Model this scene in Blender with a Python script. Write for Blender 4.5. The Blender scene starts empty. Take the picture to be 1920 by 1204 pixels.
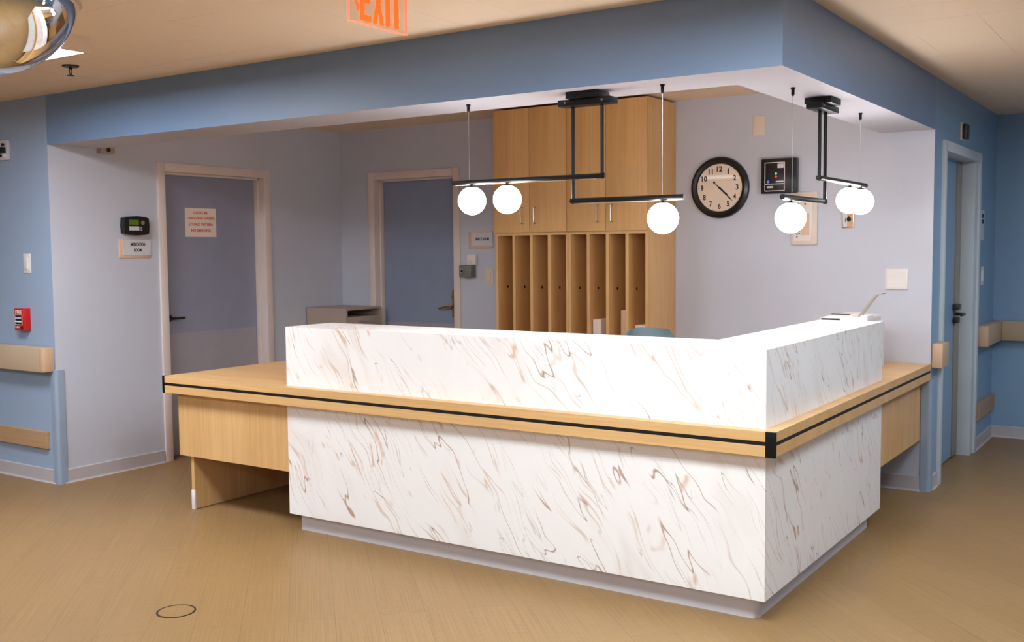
import bpy, bmesh, math, random
from mathutils import Vector, Matrix
random.seed(7)
C = bpy.context.scene.collection
PI = math.pi
# ------------------------------------------------------------------ room dimensions (metres)
XL, YB, XR, ZS, ZC = -4.589, 2.61, 0.0515, 2.1225, 2.424
YF = 4.748          # far corridor wall
ZT = 0.762          # worktop height
ZG = 1.066          # ledge height

# ------------------------------------------------------------------ materials
def lin(c):
    return tuple(((v/255)/12.92 if v/255 <= .04045 else ((v/255+.055)/1.055)**2.4) for v in c) + (1,)
def newmat(name):
    m = bpy.data.materials.new(name); m.use_nodes = True
    nt = m.node_tree; return m, nt, nt.nodes['Principled BSDF']
def N(nt, t, **kw):
    n = nt.nodes.new(t)
    for k, v in kw.items():
        if k in n.inputs: n.inputs[k].default_value = v
        else: setattr(n, k, v)
    return n
def coords(nt, scale=(1,1,1), rot=(0,0,0)):
    tc = nt.nodes.new('ShaderNodeTexCoord'); geo = nt.nodes.new('ShaderNodeNewGeometry')
    mp = nt.nodes.new('ShaderNodeMapping'); mp.inputs['Scale'].default_value = scale; mp.inputs['Rotation'].default_value = rot
    nt.links.new(tc.outputs['Object'], mp.inputs['Vector']); return mp
def plain(name, c, rough=.5, metal=0, spec=.5, coat=0, vary=.03, vs=6):
    m, nt, b = newmat(name); L = nt.links
    col = lin(c)
    if vary:
        mp = coords(nt); n = N(nt, 'ShaderNodeTexNoise', Scale=vs, Detail=4.0)
        L.new(mp.outputs[0], n.inputs['Vector'])
        r = N(nt, 'ShaderNodeValToRGB'); e = r.color_ramp.elements
        e[0].position, e[1].position = .3, .7
        e[0].color = tuple(v*(1-vary) for v in col[:3])+(1,); e[1].color = tuple(min(1, v*(1+vary)) for v in col[:3])+(1,)
        L.new(n.outputs['Fac'], r.inputs['Fac']); L.new(r.outputs['Color'], b.inputs['Base Color'])
    else: b.inputs['Base Color'].default_value = col
    b.inputs['Roughness'].default_value = rough; b.inputs['Metallic'].default_value = metal
    b.inputs['Specular IOR Level'].default_value = spec; b.inputs['Coat Weight'].default_value = coat
    return m
def emit(name, c, s):
    m, nt, b = newmat(name)
    b.inputs['Base Color'].default_value = lin(c); b.inputs['Emission Color'].default_value = lin(c)
    b.inputs['Emission Strength'].default_value = s; return m
def paint(name, c, rough=.42):
    m, nt, b = newmat(name); L = nt.links
    mp = coords(nt); n = N(nt, 'ShaderNodeTexNoise', Scale=1.3, Detail=3.0); L.new(mp.outputs[0], n.inputs['Vector'])
    r = N(nt, 'ShaderNodeValToRGB'); e = r.color_ramp.elements; e[0].position, e[1].position = .3, .7
    col = lin(c); e[0].color = tuple(v*.97 for v in col[:3])+(1,); e[1].color = tuple(v*1.03 for v in col[:3])+(1,)
    L.new(n.outputs['Fac'], r.inputs['Fac']); L.new(r.outputs['Color'], b.inputs['Base Color'])
    n2 = N(nt, 'ShaderNodeTexNoise', Scale=240.0, Detail=2.0); L.new(mp.outputs[0], n2.inputs['Vector'])
    bp = N(nt, 'ShaderNodeBump', Strength=.06, Distance=.002); L.new(n2.outputs['Fac'], bp.inputs['Height']); L.new(bp.outputs[0], b.inputs['Normal'])
    b.inputs['Roughness'].default_value = rough; return m
def wood(name, c1, c2, axis, rough=.4, fine=90):
    m, nt, b = newmat(name); L = nt.links
    s = [fine, fine, fine]; s['xyz'.index(axis)] = fine*.025
    mp = coords(nt, tuple(s)); n = N(nt, 'ShaderNodeTexNoise', Scale=1.0, Detail=5.0, Roughness=.6); L.new(mp.outputs[0], n.inputs['Vector'])
    s2 = [9, 9, 9]; s2['xyz'.index(axis)] = .7
    mp2 = coords(nt, tuple(s2)); n2 = N(nt, 'ShaderNodeTexNoise', Scale=1.0, Detail=3.0); L.new(mp2.outputs[0], n2.inputs['Vector'])
    mx = N(nt, 'ShaderNodeMath', operation='MULTIPLY_ADD'); mx.inputs[1].default_value = .5
    h = N(nt, 'ShaderNodeMath', operation='MULTIPLY'); h.inputs[1].default_value = .5
    L.new(n2.outputs['Fac'], h.inputs[0]); L.new(n.outputs['Fac'], mx.inputs[0]); L.new(h.outputs[0], mx.inputs[2])
    r = N(nt, 'ShaderNodeValToRGB'); e = r.color_ramp.elements; e[0].position, e[1].position = .36, .62
    e[0].color = lin(c1); e[1].color = lin(c2)
    L.new(mx.outputs[0], r.inputs['Fac']); L.new(r.outputs['Color'], b.inputs['Base Color'])
    b.inputs['Roughness'].default_value = rough; return m
def marble(name):
    m, nt, b = newmat(name); L = nt.links
    tc = nt.nodes.new('ShaderNodeTexCoord'); sp = nt.nodes.new('ShaderNodeSeparateXYZ'); L.new(tc.outputs['Object'], sp.inputs[0])
    add = N(nt, 'ShaderNodeMath', operation='ADD'); L.new(sp.outputs['X'], add.inputs[0]); L.new(sp.outputs['Y'], add.inputs[1])
    sub = N(nt, 'ShaderNodeMath', operation='SUBTRACT'); L.new(sp.outputs['X'], sub.inputs[0]); L.new(sp.outputs['Y'], sub.inputs[1])
    cb = nt.nodes.new('ShaderNodeCombineXYZ'); L.new(add.outputs[0], cb.inputs[0]); L.new(sp.outputs['Z'], cb.inputs[1]); 
    sc = N(nt, 'ShaderNodeMath', operation='MULTIPLY'); sc.inputs[1].default_value = .4; L.new(sub.outputs[0], sc.inputs[0]); L.new(sc.outputs[0], cb.inputs[2])
    # gentle swirl of the coordinates
    wn = N(nt, 'ShaderNodeTexNoise', Scale=2.4, Detail=2.0); L.new(cb.outputs[0], wn.inputs['Vector'])
    ws = N(nt, 'ShaderNodeVectorMath', operation='SUBTRACT'); ws.inputs[1].default_value = (.5,.5,.5); L.new(wn.outputs['Color'], ws.inputs[0])
    wm = N(nt, 'ShaderNodeVectorMath', operation='SCALE'); wm.inputs['Scale'].default_value = .20; L.new(ws.outputs[0], wm.inputs[0])
    wa = N(nt, 'ShaderNodeVectorMath', operation='ADD'); L.new(cb.outputs[0], wa.inputs[0]); L.new(wm.outputs[0], wa.inputs[1])
    rot = N(nt, 'ShaderNodeMapping'); rot.inputs['Rotation'].default_value = (0,0,math.radians(56)); L.new(wa.outputs[0], rot.inputs['Vector'])
    def scaled(s, off=(0,0,0)):
        mp = N(nt, 'ShaderNodeMapping'); mp.inputs['Scale'].default_value = s; mp.inputs['Location'].default_value = off
        L.new(rot.outputs[0], mp.inputs['Vector']); return mp
    def lines(s, off, width, mask_s, m0, m1, det=1.5):
        n = N(nt, 'ShaderNodeTexNoise', Scale=1.0, Detail=det, Roughness=.45); L.new(scaled(s, off).outputs[0], n.inputs['Vector'])
        a = N(nt, 'ShaderNodeMath', operation='SUBTRACT'); a.inputs[1].default_value = .5; L.new(n.outputs['Fac'], a.inputs[0])
        ab = N(nt, 'ShaderNodeMath', operation='ABSOLUTE'); L.new(a.outputs[0], ab.inputs[0])
        mr = N(nt, 'ShaderNodeMapRange'); mr.inputs[1].default_value = 0; mr.inputs[2].default_value = width; mr.inputs[3].default_value = 1; mr.inputs[4].default_value = 0; mr.interpolation_type = 'SMOOTHSTEP'
        L.new(ab.outputs[0], mr.inputs[0])
        mn = N(nt, 'ShaderNodeTexNoise', Scale=1.0, Detail=2.0); L.new(scaled(mask_s, tuple(v+5 for v in off)).outputs[0], mn.inputs['Vector'])
        mm = N(nt, 'ShaderNodeMapRange'); mm.inputs[1].default_value = m0; mm.inputs[2].default_value = m1; mm.interpolation_type = 'SMOOTHSTEP'; L.new(mn.outputs['Fac'], mm.inputs[0])
        p = N(nt, 'ShaderNodeMath', operation='MULTIPLY'); L.new(mr.outputs[0], p.inputs[0]); L.new(mm.outputs[0], p.inputs[1]); return p
    col = None
    def mix(prev, fac, c, k):
        x = N(nt, 'ShaderNodeMath', operation='MULTIPLY'); x.inputs[1].default_value = k; L.new(fac.outputs[0], x.inputs[0])
        mxn = nt.nodes.new('ShaderNodeMix'); mxn.data_type = 'RGBA'; L.new(x.outputs[0], mxn.inputs[0])
        if prev is None: mxn.inputs[6].default_value = lin((247,244,243))
        else: L.new(prev.outputs[2], mxn.inputs[6])
        mxn.inputs[7].default_value = lin(c); return mxn
    # soft clouds, long faint streaks, then fine dark hooks
    col = mix(col, lines((1.1,6,3),(2,1,0),.12,(1.8,3,2),.48,.72), (236,226,221), .6)
    col = mix(col, lines((1.4,17,4),(7,3,0),.024,(2.2,4,2),.50,.62), (212,180,156), .7)
    col = mix(col, lines((1.5,26,4),(3,8,2),.018,(2.0,3.5,2),.52,.64), (206,188,176), .6)
    col = mix(col, lines((1.4,13,4),(0,9,0),.010,(2.2,5,2),.50,.58), (166,122,94), .85)
    col = mix(col, lines((1.9,19,4),(4,13,1),.0075,(3.0,6,3),.54,.62), (130,112,102), .75)
    col = mix(col, lines((2.6,9,4),(11,2,3),.045,(6,9,3),.60,.69), (214,166,132), .7)
    L.new(col.outputs[2], b.inputs['Base Color'])
    b.inputs['Roughness'].default_value = .33; b.inputs['Specular IOR Level'].default_value = .4
    return m
def floor_mat():
    m, nt, b = newmat('vinyl_plank_floor'); L = nt.links
    mp = coords(nt, (1,1,1), (0,0,math.radians(45)))       # planks laid diagonally
    br = N(nt, 'ShaderNodeTexBrick'); br.offset = .37; br.inputs['Scale'].default_value = 1
    br.inputs['Brick Width'].default_value = 1.2; br.inputs['Row Height'].default_value = .18; br.inputs['Mortar Size'].default_value = .0012
    br.inputs['Mortar Smooth'].default_value = .3; br.inputs['Bias'].default_value = 0
    br.inputs['Color1'].default_value = lin((144,113,73)); br.inputs['Color2'].default_value = lin((148,117,77)); br.inputs['Mortar'].default_value = lin((122,98,68))
    rt = coords(nt, (1,1,1), (0,0,math.radians(45)))
    L.new(rt.outputs[0], br.inputs['Vector'])
    sx = coords(nt, (1,1,1), (0,0,math.radians(45)))
    def streak(s, k0, k1):
        q = N(nt, 'ShaderNodeMapping'); q.inputs['Scale'].default_value = s; L.new(sx.outputs[0], q.inputs['Vector'])
        n = N(nt, 'ShaderNodeTexNoise', Scale=1.0, Detail=2.0); L.new(q.outputs[0], n.inputs['Vector'])
        r = N(nt, 'ShaderNodeMapRange'); r.inputs[1].default_value = .3; r.inputs[2].default_value = .7; r.inputs[3].default_value = k0; r.inputs[4].default_value = k1
        L.new(n.outputs['Fac'], r.inputs[0]); return r
    a = streak((2.0,230,1), .86, 1.12); c = streak((110,9,1), .96, 1.04); g = streak((1.2,1.2,1), .97, 1.03)
    p = N(nt, 'ShaderNodeMath', operation='MULTIPLY'); L.new(a.outputs[0], p.inputs[0]); L.new(c.outputs[0], p.inputs[1])
    p2 = N(nt, 'ShaderNodeMath', operation='MULTIPLY'); L.new(p.outputs[0], p2.inputs[0]); L.new(g.outputs[0], p2.inputs[1])
    v = N(nt, 'ShaderNodeVectorMath', operation='SCALE'); L.new(br.outputs['Color'], v.inputs[0]); L.new(p2.outputs[0], v.inputs['Scale'])
    L.new(v.outputs[0], b.inputs['Base Color'])
    bp = N(nt, 'ShaderNodeBump', Strength=.12, Distance=.002); L.new(p.outputs[0], bp.inputs['Height']); L.new(bp.outputs[0], b.inputs['Normal'])
    b.inputs['Roughness'].default_value = .42; b.inputs['Specular IOR Level'].default_value = .35
    return m
def ceiling_mat():
    m, nt, b = newmat('ceiling_tile'); L = nt.links
    mp = coords(nt); sp = nt.nodes.new('ShaderNodeSeparateXYZ'); L.new(mp.outputs[0], sp.inputs[0])
    def joint(out, off, seed):
        a = N(nt, 'ShaderNodeMath', operation='ADD'); a.inputs[1].default_value = off; L.new(sp.outputs[out], a.inputs[0])
        q = N(nt, 'ShaderNodeMath', operation='PINGPONG'); q.inputs[1].default_value = .1563; L.new(a.outputs[0], q.inputs[0])
        r = N(nt, 'ShaderNodeMapRange'); r.inputs[1].default_value = 0; r.inputs[2].default_value = .0022; r.inputs[3].default_value = 1; r.inputs[4].default_value = 0; L.new(q.outputs[0], r.inputs[0])
        n = N(nt, 'ShaderNodeTexNoise', Scale=1.6, Detail=2.0); s = N(nt, 'ShaderNodeMapping'); s.inputs['Location'].default_value = (seed,0,0)
        L.new(mp.outputs[0], s.inputs['Vector']); L.new(s.outputs[0], n.inputs['Vector'])
        k = N(nt, 'ShaderNodeMapRange'); k.inputs[1].default_value = .42; k.inputs[2].default_value = .62; L.new(n.outputs['Fac'], k.inputs[0])
        p = N(nt, 'ShaderNodeMath', operation='MULTIPLY'); L.new(r.outputs[0], p.inputs[0]); L.new(k.outputs[0], p.inputs[1]); return p
    jx = joint('X', -.2295+.3126*40, 3); jy = joint('Y', .255+.3126*40, 17)
    mxx = N(nt, 'ShaderNodeMath', operation='MAXIMUM'); L.new(jx.outputs[0], mxx.inputs[0]); L.new(jy.outputs[0], mxx.inputs[1])
    k = N(nt, 'ShaderNodeMath', operation='MULTIPLY'); k.inputs[1].default_value = .6; L.new(mxx.outputs[0], k.inputs[0])
    mc = nt.nodes.new('ShaderNodeMix'); mc.data_type = 'RGBA'; mc.inputs[6].default_value = lin(CEIL); mc.inputs[7].default_value = lin((96,72,52))
    L.new(k.outputs[0], mc.inputs[0]); L.new(mc.outputs[2], b.inputs['Base Color'])
    b.inputs['Roughness'].default_value = .8; return m
def glass_panel():
    m, nt, b = newmat('acrylic_panel'); L = nt.links
    tr = N(nt, 'ShaderNodeBsdfTransparent'); tr.inputs[0].default_value = (.96,.93,.9,1)
    gl = N(nt, 'ShaderNodeBsdfGlossy', Roughness=.03); 
    mx = N(nt, 'ShaderNodeMixShader'); mx.inputs[0].default_value = .06; L.new(tr.outputs[0], mx.inputs[1]); L.new(gl.outputs[0], mx.inputs[2])
    L.new(mx.outputs[0], nt.nodes['Material Output'].inputs['Surface']); return m

CEIL = (232,211,186)
M = dict(
 rblue=paint('blue_wall_paint_corridor_lit', (132,164,194)), blue=paint('blue_wall_paint', (122,149,185)), lblue=paint('blue_wall_paint_lit', (158,177,204)),  # one blue paint; lblue and rblue carry the light on their walls in colour
 grey=paint('grey_lavender_wall_paint', (198,202,215)), under=paint('soffit_underside_paint', (182,182,192)),
 ceil=ceiling_mat(), floor=floor_mat(), marble=marble('white_veined_marble'),
 oakx=wood('oak_laminate_x', (206,160,104), (224,182,126), 'x'), oaky=wood('oak_laminate_y', (206,160,104), (224,182,126), 'y'),
 oakz=wood('oak_laminate_z', (204,158,102), (224,182,126), 'z'), cabz=wood('honey_maple_cabinet', (208,162,104), (224,180,122), 'z'),
 cabin=wood('maple_cabinet_interior', (176,118,60), (196,138,76), 'z'),
 railwood=wood('varnished_handrail_wood', (172,134,98), (192,154,116), 'x', .45, 60), railwoody=wood('varnished_bumper_wood', (172,134,98), (192,154,116), 'y', .45, 60),
 vinyl=plain('beige_vinyl_rail', (190,166,140), .45), vinylcap=plain('peach_vinyl_cap', (205,172,142), .45),
 guard=plain('blue_grey_corner_guard', (148,164,186), .35), base=plain('grey_cove_base', (188,182,184), .45),
 plinth=plain('grey_counter_plinth', (208,202,206), .45), black=plain('black_satin_metal', (9,9,10), .42, .0, .3, vary=0),
 blackp=plain('black_plastic', (16,16,20), .3, vary=0), groove=plain('black_edge_groove', (6,6,8), .5, vary=0),
 frame=plain('cream_door_frame', (226,212,206), .4), doorp=plain('slate_door_paint', (146,150,170), .38),
 doorb=plain('blue_grey_door_paint', (138,150,174), .38), kick=plain('grey_kick_plate', (162,158,166), .35),
 white=plain('white_plastic', (232,226,224), .4), offw=plain('off_white_plastic', (222,208,192), .4),
 brass=plain('brass', (190,150,70), .25, 1), steel=plain('brushed_steel', (190,186,178), .3, 1), dsteel=plain('dark_steel', (90,86,82), .35, 1),
 mirror=plain('dome_mirror', (235,235,238), .02, 1, vary=0), file=plain('beige_file_cabinet_metal', (176,160,146), .42),
 globe=emit('opal_globe', (252,246,244), 19), lens=emit('light_lens', (255,248,240), 9), strip=emit('globe_sheen_strip', (255,240,224), 5),
 red=plain('red_enamel', (196,22,18), .3, vary=0), rededge=emit('red_lit_edge', (255,96,70), .9), exitl=emit('exit_red_letter', (255,60,8), 1.25),
 redtext=plain('red_print', (206,44,24), .6, vary=0), paper=plain('cream_paper', (240,222,208), .6), peach=plain('peach_backing', (226,186,156), .5),
 blktext=plain('black_print', (24,22,26), .6, vary=0), lcd=plain('green_lcd', (92,120,24), .3, vary=0), gpanel=plain('pale_grey_panel', (212,210,216), .4),
 face=plain('cream_clock_face', (240,222,204), .5, coat=.15), chair=plain('blue_grey_chair_shell', (108,132,142), .55),
 cable=plain('steel_cable', (190,186,184), .3, 1), ledg=emit('green_led', (40,200,70), 1.5), ledr=emit('red_led', (255,30,20), 1.5), ledb=emit('blue_led', (90,100,200), .25),
 acrylic=glass_panel(), picbrown=plain('tan_picture', (214,166,126), .5, vary=.2, vs=60), box=plain('grey_steel_box', (118,118,112), .4),
 leafgrey=plain('grey_door_edge', (150,142,134), .4), frameb=plain('pale_blue_grey_frame', (204,212,218), .4), binder=plain('white_binder', (226,208,194), .5),
 tanb=plain('tan_binder', (214,176,138), .5), dark=plain('dark_void', (10,9,9), .8, vary=0),
)

# ------------------------------------------------------------------ mesh helpers (all coordinates are world coordinates)
def B(bm, x0, x1, y0, y1, z0, z1, bev=0, seg=2):
    if x0 > x1: x0, x1 = x1, x0
    if y0 > y1: y0, y1 = y1, y0
    if z0 > z1: z0, z1 = z1, z0
    g = bmesh.ops.create_cube(bm, size=1)['verts']
    bmesh.ops.scale(bm, vec=(x1-x0, y1-y0, z1-z0), verts=g); bmesh.ops.translate(bm, vec=((x0+x1)/2, (y0+y1)/2, (z0+z1)/2), verts=g)
    if bev:
        es = list({e for v in g for e in v.link_edges})
        bmesh.ops.bevel(bm, geom=es, offset=bev, segments=seg, profile=.5, affect='EDGES')
def cyl(bm, a, b, r, r2=None, n=24, cap=True):
    a, b = Vector(a), Vector(b); d = b-a
    g = bmesh.ops.create_cone(bm, cap_ends=cap, segments=n, radius1=r, radius2=r if r2 is None else r2, depth=d.length)['verts']
    q = Vector((0,0,1)).rotation_difference(d.normalized())
    bmesh.ops.transform(bm, matrix=Matrix.Translation((a+b)/2) @ q.to_matrix().to_4x4(), verts=g)
def ball(bm, c, r, s=(1,1,1), u=40, v=24):
    g = bmesh.ops.create_uvsphere(bm, u_segments=u, v_segments=v, radius=r)['verts']
    bmesh.ops.scale(bm, vec=s, verts=g); bmesh.ops.translate(bm, vec=c, verts=g)
def prism(bm, pts, z0, z1, axis='z'):
    def P3(p, h): return {'z': (p[0], p[1], h), 'y': (p[0], h, p[1]), 'x': (h, p[0], p[1])}[axis]
    a = [bm.verts.new(P3(p, z0)) for p in pts]; b = [bm.verts.new(P3(p, z1)) for p in pts]
    bm.faces.new(a); bm.faces.new(b)
    for i in range(len(pts)): bm.faces.new((a[i], a[(i+1) % len(pts)], b[(i+1) % len(pts)], b[i]))
    bmesh.ops.recalc_face_normals(bm, faces=bm.faces[:])
def lathe(bm, prof, c, axis='z', n=64):
    """prof = [(radius, height)] turned about an axis through c"""
    rings = []
    for r, h in prof:
        ring = []
        for k in range(n):
            t = 2*PI*k/n; u, v = r*math.cos(t), r*math.sin(t)
            p = {'z': (u, v, h), 'y': (u, h, v), 'x': (h, u, v)}[axis]
            ring.append(bm.verts.new(Vector(c)+Vector(p)))
        rings.append(ring)
    for i in range(len(rings)-1):
        for k in range(n): bm.faces.new((rings[i][k], rings[i][(k+1) % n], rings[i+1][(k+1) % n], rings[i+1][k]))
    for ring in (rings[0], rings[-1]): bm.faces.new(ring)
    bmesh.ops.remove_doubles(bm, verts=bm.verts[:], dist=1e-6)
    bmesh.ops.recalc_face_normals(bm, faces=bm.faces[:])
def tubepath(bm, pts, r, n=12):
    for i in range(len(pts)-1):
        cyl(bm, pts[i], pts[i+1], r, n=n)
        if i: ball(bm, pts[i], r, u=n, v=8)
def textbm(s, w, h, c, face, d=.0012, font_off=0.0, weight=0.0):
    """text of exact width/height centred at c=(u,v) on plane; face ('-y', plane) or ('+x', plane)"""
    cu = bpy.data.curves.new('t', 'FONT'); cu.body = s; cu.extrude = .02; cu.offset = weight; cu.resolution_u = 3
    ob = bpy.data.objects.new('t', cu); C.objects.link(ob)
    bpy.context.view_layer.update()
    me = bpy.data.meshes.new_from_object(ob.evaluated_get(bpy.context.evaluated_depsgraph_get()))
    bpy.data.objects.remove(ob); bm = bmesh.new(); bm.from_mesh(me); bpy.data.meshes.remove(me)
    xs = [v.co.x for v in bm.verts]; ys = [v.co.y for v in bm.verts]; zs = [v.co.z for v in bm.verts]
    for v in bm.verts:
        u = (v.co.x-min(xs))/(max(xs)-min(xs))-.5; q = (v.co.y-min(ys))/(max(ys)-min(ys))-.5; z = (v.co.z-min(zs))/(max(zs)-min(zs))
        U, V, W = c[0]+u*w, c[1]+q*h, z*d
        v.co = (U, face[1]-W, V) if face[0] == '-y' else (face[1]+W, U, V)
    return bm
def W(bm, face, u0, u1, v0, v1, w0, w1, bev=0):
    """box on a wall: u along the wall, v up, w out of it"""
    if face[0] == '-y': B(bm, u0, u1, face[1]-w1, face[1]-w0, v0, v1, bev)
    else: B(bm, face[1]+w0, face[1]+w1, u0, u1, v0, v1, bev)
def WP(face, u, v, w): return (u, face[1]-w, v) if face[0] == '-y' else (face[1]+w, u, v)

def tag(o, label=None, cat=None, group=None, kind=None):
    for k, v in (('label', label), ('category', cat), ('group', group), ('kind', kind)):
        if v: o[k] = v
    return o
def link(name, bm, mats, parent=None, origin=(0,0,0), smooth=False, fmat=None):
    org = Vector(origin)
    if parent is not None:
        p = parent
        while p.parent: p = p.parent
        org = p.location.copy()
    bmesh.ops.translate(bm, vec=-org, verts=bm.verts[:])
    me = bpy.data.meshes.new(name); 
    mats = mats if isinstance(mats, (list, tuple)) else [mats]
    if fmat:
        bm.faces.ensure_lookup_table()
        for f in bm.faces: f.material_index = fmat(f)
    if smooth:
        for f in bm.faces: f.smooth = True
    bm.to_mesh(me); bm.free()
    for m in mats: me.materials.append(m)
    if smooth:
        for e in me.edges: pass
        try: me.set_sharp_from_angle(angle=math.radians(35))
        except Exception: pass
    o = bpy.data.objects.new(name, me); C.objects.link(o)
    if parent is not None: o.parent = parent
    else: o.location = org
    return o
def thing(name, label, cat, loc, group=None):
    o = bpy.data.objects.new(name, None); o.empty_display_size = .1; C.objects.link(o); o.location = loc
    return tag(o, label, cat, group)
def part(name, parent, mat, f, smooth=False, label=None):
    bm = bmesh.new(); r = f(bm)
    if isinstance(r, bmesh.types.BMesh): bm.free(); bm = r
    return tag(link(name, bm, mat, parent, smooth=smooth), label)
def boxpart(name, parent, mat, *a, bev=0, label=None):
    return part(name, parent, mat, lambda bm: B(bm, *a, bev), smooth=bool(bev), label=label)
def wpart(name, parent, mat, face, *a, bev=0, label=None):
    return part(name, parent, mat, lambda bm: W(bm, face, *a, bev), smooth=bool(bev), label=label)
def struct(name, mat, f, parent=None, smooth=False, fmat=None):
    bm = bmesh.new(); f(bm); o = link(name, bm, mat, parent, smooth=smooth, fmat=fmat)
    if parent is None: tag(o, kind='structure')
    return o

# ------------------------------------------------------------------ the room
X0, X1, Y0 = -8.0, 3.3, -6.5
struct('floor', M['floor'], lambda bm: B(bm, X0, X1, Y0, YF+.1, -.1, 0))
struct('ceiling', M['ceil'], lambda bm: B(bm, X0, X1, Y0, YF+.1, ZC, ZC+.1))
# inner grey wall with door_1
def f(bm):
    B(bm, XL-.15, XL, .0008, .83, 0, ZC); B(bm, XL-.15, XL, 1.79, YB+.15, 0, ZC); B(bm, XL-.15, XL, .83, 1.79, 2.036, ZC)
struct('wall_left', M['grey'], f)
struct('wall_left_front', M['lblue'], lambda bm: B(bm, X0, XL-.0008, 0, .14, 0, ZC))
def f(bm):
    B(bm, XL, -4.25, YB, YB+.15, 0, ZC); B(bm, -3.385, XR-.0008, YB, YB+.15, 0, ZC); B(bm, -4.25, -3.385, YB, YB+.15, 2.045, ZC)
struct('wall_back', M['grey'], f)
def f(bm):
    B(bm, XR-.12, XR, YB+.0008, 2.85, 0, ZC); B(bm, XR-.12, XR, 3.9, YF, 0, ZC); B(bm, XR-.12, XR, 2.85, 3.9, 2.055, ZC)
struct('wall_right', M['rblue'], f)
struct('wall_far', M['rblue'], lambda bm: B(bm, XR-.4, X1, YF, YF+.1, 0, ZC))
struct('wall_corridor_right', M['rblue'], lambda bm: B(bm, X1, X1+.1, Y0, YF, 0, ZC))
struct('wall_behind', M['lblue'], lambda bm: B(bm, X0, X1, Y0-.1, Y0, 0, ZC))
struct('wall_far_left', M['lblue'], lambda bm: B(bm, X0-.1, X0, Y0, .1, 0, ZC))
struct('trim_soffit', [M['blue'], M['under']],
       lambda bm: prism(bm, [(XL,0),(XR,0),(XR,YB),(-.253,YB),(-.253,.337),(XL,.337)], ZS, ZC),
       fmat=lambda f: 0 if (f.normal.y < -.9 and f.calc_center_median().y < .1) or (f.normal.x > .9) else 1)
# cove base
def cove(name, pts, h=.088, t=.010):
    def f(bm):
        for (a, b, n) in pts:      # a, b ends along the wall, n outward
            ax, ay = a; bx, by = b; nx, ny = n
            prof = [(0,0),(.018,0),(.013,.004),(t,.012),(t,h-.004),(t-.003,h),(0,h)]
            r1 = [bm.verts.new((ax+nx*p, ay+ny*p, z)) for p, z in prof]; r2 = [bm.verts.new((bx+nx*p, by+ny*p, z)) for p, z in prof]
            bm.faces.new(r1); bm.faces.new(r2)
            for i in range(len(prof)): bm.faces.new((r1[i], r1[(i+1) % 7], r2[(i+1) % 7], r2[i]))
        bmesh.ops.recalc_face_normals(bm, faces=bm.faces[:])
    struct(name, M['base'], f)
cove('baseboard_left', [((XL,.03),(XL,.79),(1,0)), ((XL,1.835),(XL,YB),(1,0))])
cove('baseboard_left_front', [((X0,0),(XL-.03,0),(0,-1))])
cove('baseboard_back', [((XL,YB),(-4.285,YB),(0,-1)), ((-3.35,YB),(.005,YB),(0,-1))])
cove('baseboard_right', [((XR,2.66),(XR,2.80),(1,0)), ((XR,4.055),(XR,YF),(1,0))])
cove('baseboard_far', [((XR,YF),(X1,YF),(0,-1))])

# door frames and doors
def frame(name, mat, face, u0, u1, top, w=.06, proud=.014, depth=.13, mid=.05):
    def f(bm):
        for a, b in ((u0, u0+w), (u1-w, u1)): W(bm, face, a, b, 0, top, -depth, proud, .003)
        W(bm, face, u0+w, u1-w, top-w, top, -depth, proud, .003)
        # door stop
        W(bm, face, u0+w, u0+w+.014, 0, top-w, -depth, -mid, .002); W(bm, face, u1-w-.014, u1-w, 0, top-w, -depth, -mid, .002)
        W(bm, face, u0+w, u1-w, top-w-.014, top-w, -depth, -mid, .002)
    return struct(name, mat, f, smooth=True)
FL, FB, FR = ('+x', XL), ('-y', YB), ('+x', XR)
frame('trim_1', M['frame'], FL, .797, 1.822, 2.067)
d1 = struct('door_1', M['doorp'], lambda bm: W(bm, FL, .872, 1.747, .01, 1.993, -.125, -.09, .002))
wpart('kick_plate', d1, M['kick'], FL, .885, 1.735, .02, .878, -.09, -.0885)
def f(bm):
    cyl(bm, WP(FL, .93, .99, -.09), WP(FL, .93, .99, -.035), .011); cyl(bm, WP(FL, .93, .99, -.09), WP(FL, .93, .99, -.082), .028)
    tubepath(bm, [WP(FL, .93, .99, -.04), WP(FL, 1.03, .99, -.04)], .009)
part('door_handle', d1, M['dsteel'], f, True)
frame('trim_2', M['frame'], FB, -4.277, -3.363, 2.078)
d2 = struct('door_2', M['doorb'], lambda bm: W(bm, FB, -4.20, -3.44, .01, 2.004, -.125, -.09, .002))
wpart('kick_plate', d2, M['kick'], FB, -4.19, -3.46, .02, .875, -.09, -.0885)
def f(bm):
    W(bm, FB, -3.515, -3.475, .94, 1.13, -.09, -.083, .003); cyl(bm, WP(FB, -3.495, 1.01, -.09), WP(FB, -3.495, 1.01, -.03), .010)
    tubepath(bm, [WP(FB, -3.495, 1.01, -.032), WP(FB, -3.54, 1.012, -.03), WP(FB, -3.585, 1.0, -.034), WP(FB, -3.61, .995, -.04)], .008)
    cyl(bm, WP(FB, -3.495, 1.085, -.09), WP(FB, -3.495, 1.085, -.07), .016)
    ball(bm, WP(FB, -3.495, .945, -.083), .02, (1,.2,1), 20, 10); ball(bm, WP(FB, -3.495, 1.127, -.083), .02, (1,.2,1), 20, 10)
part('door_handle', d2, M['brass'], f, True)
frame('trim_3', M['frameb'], FR, 2.82, 4.04, 2.083, w=.062, proud=.019, depth=.12, mid=.09)
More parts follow.
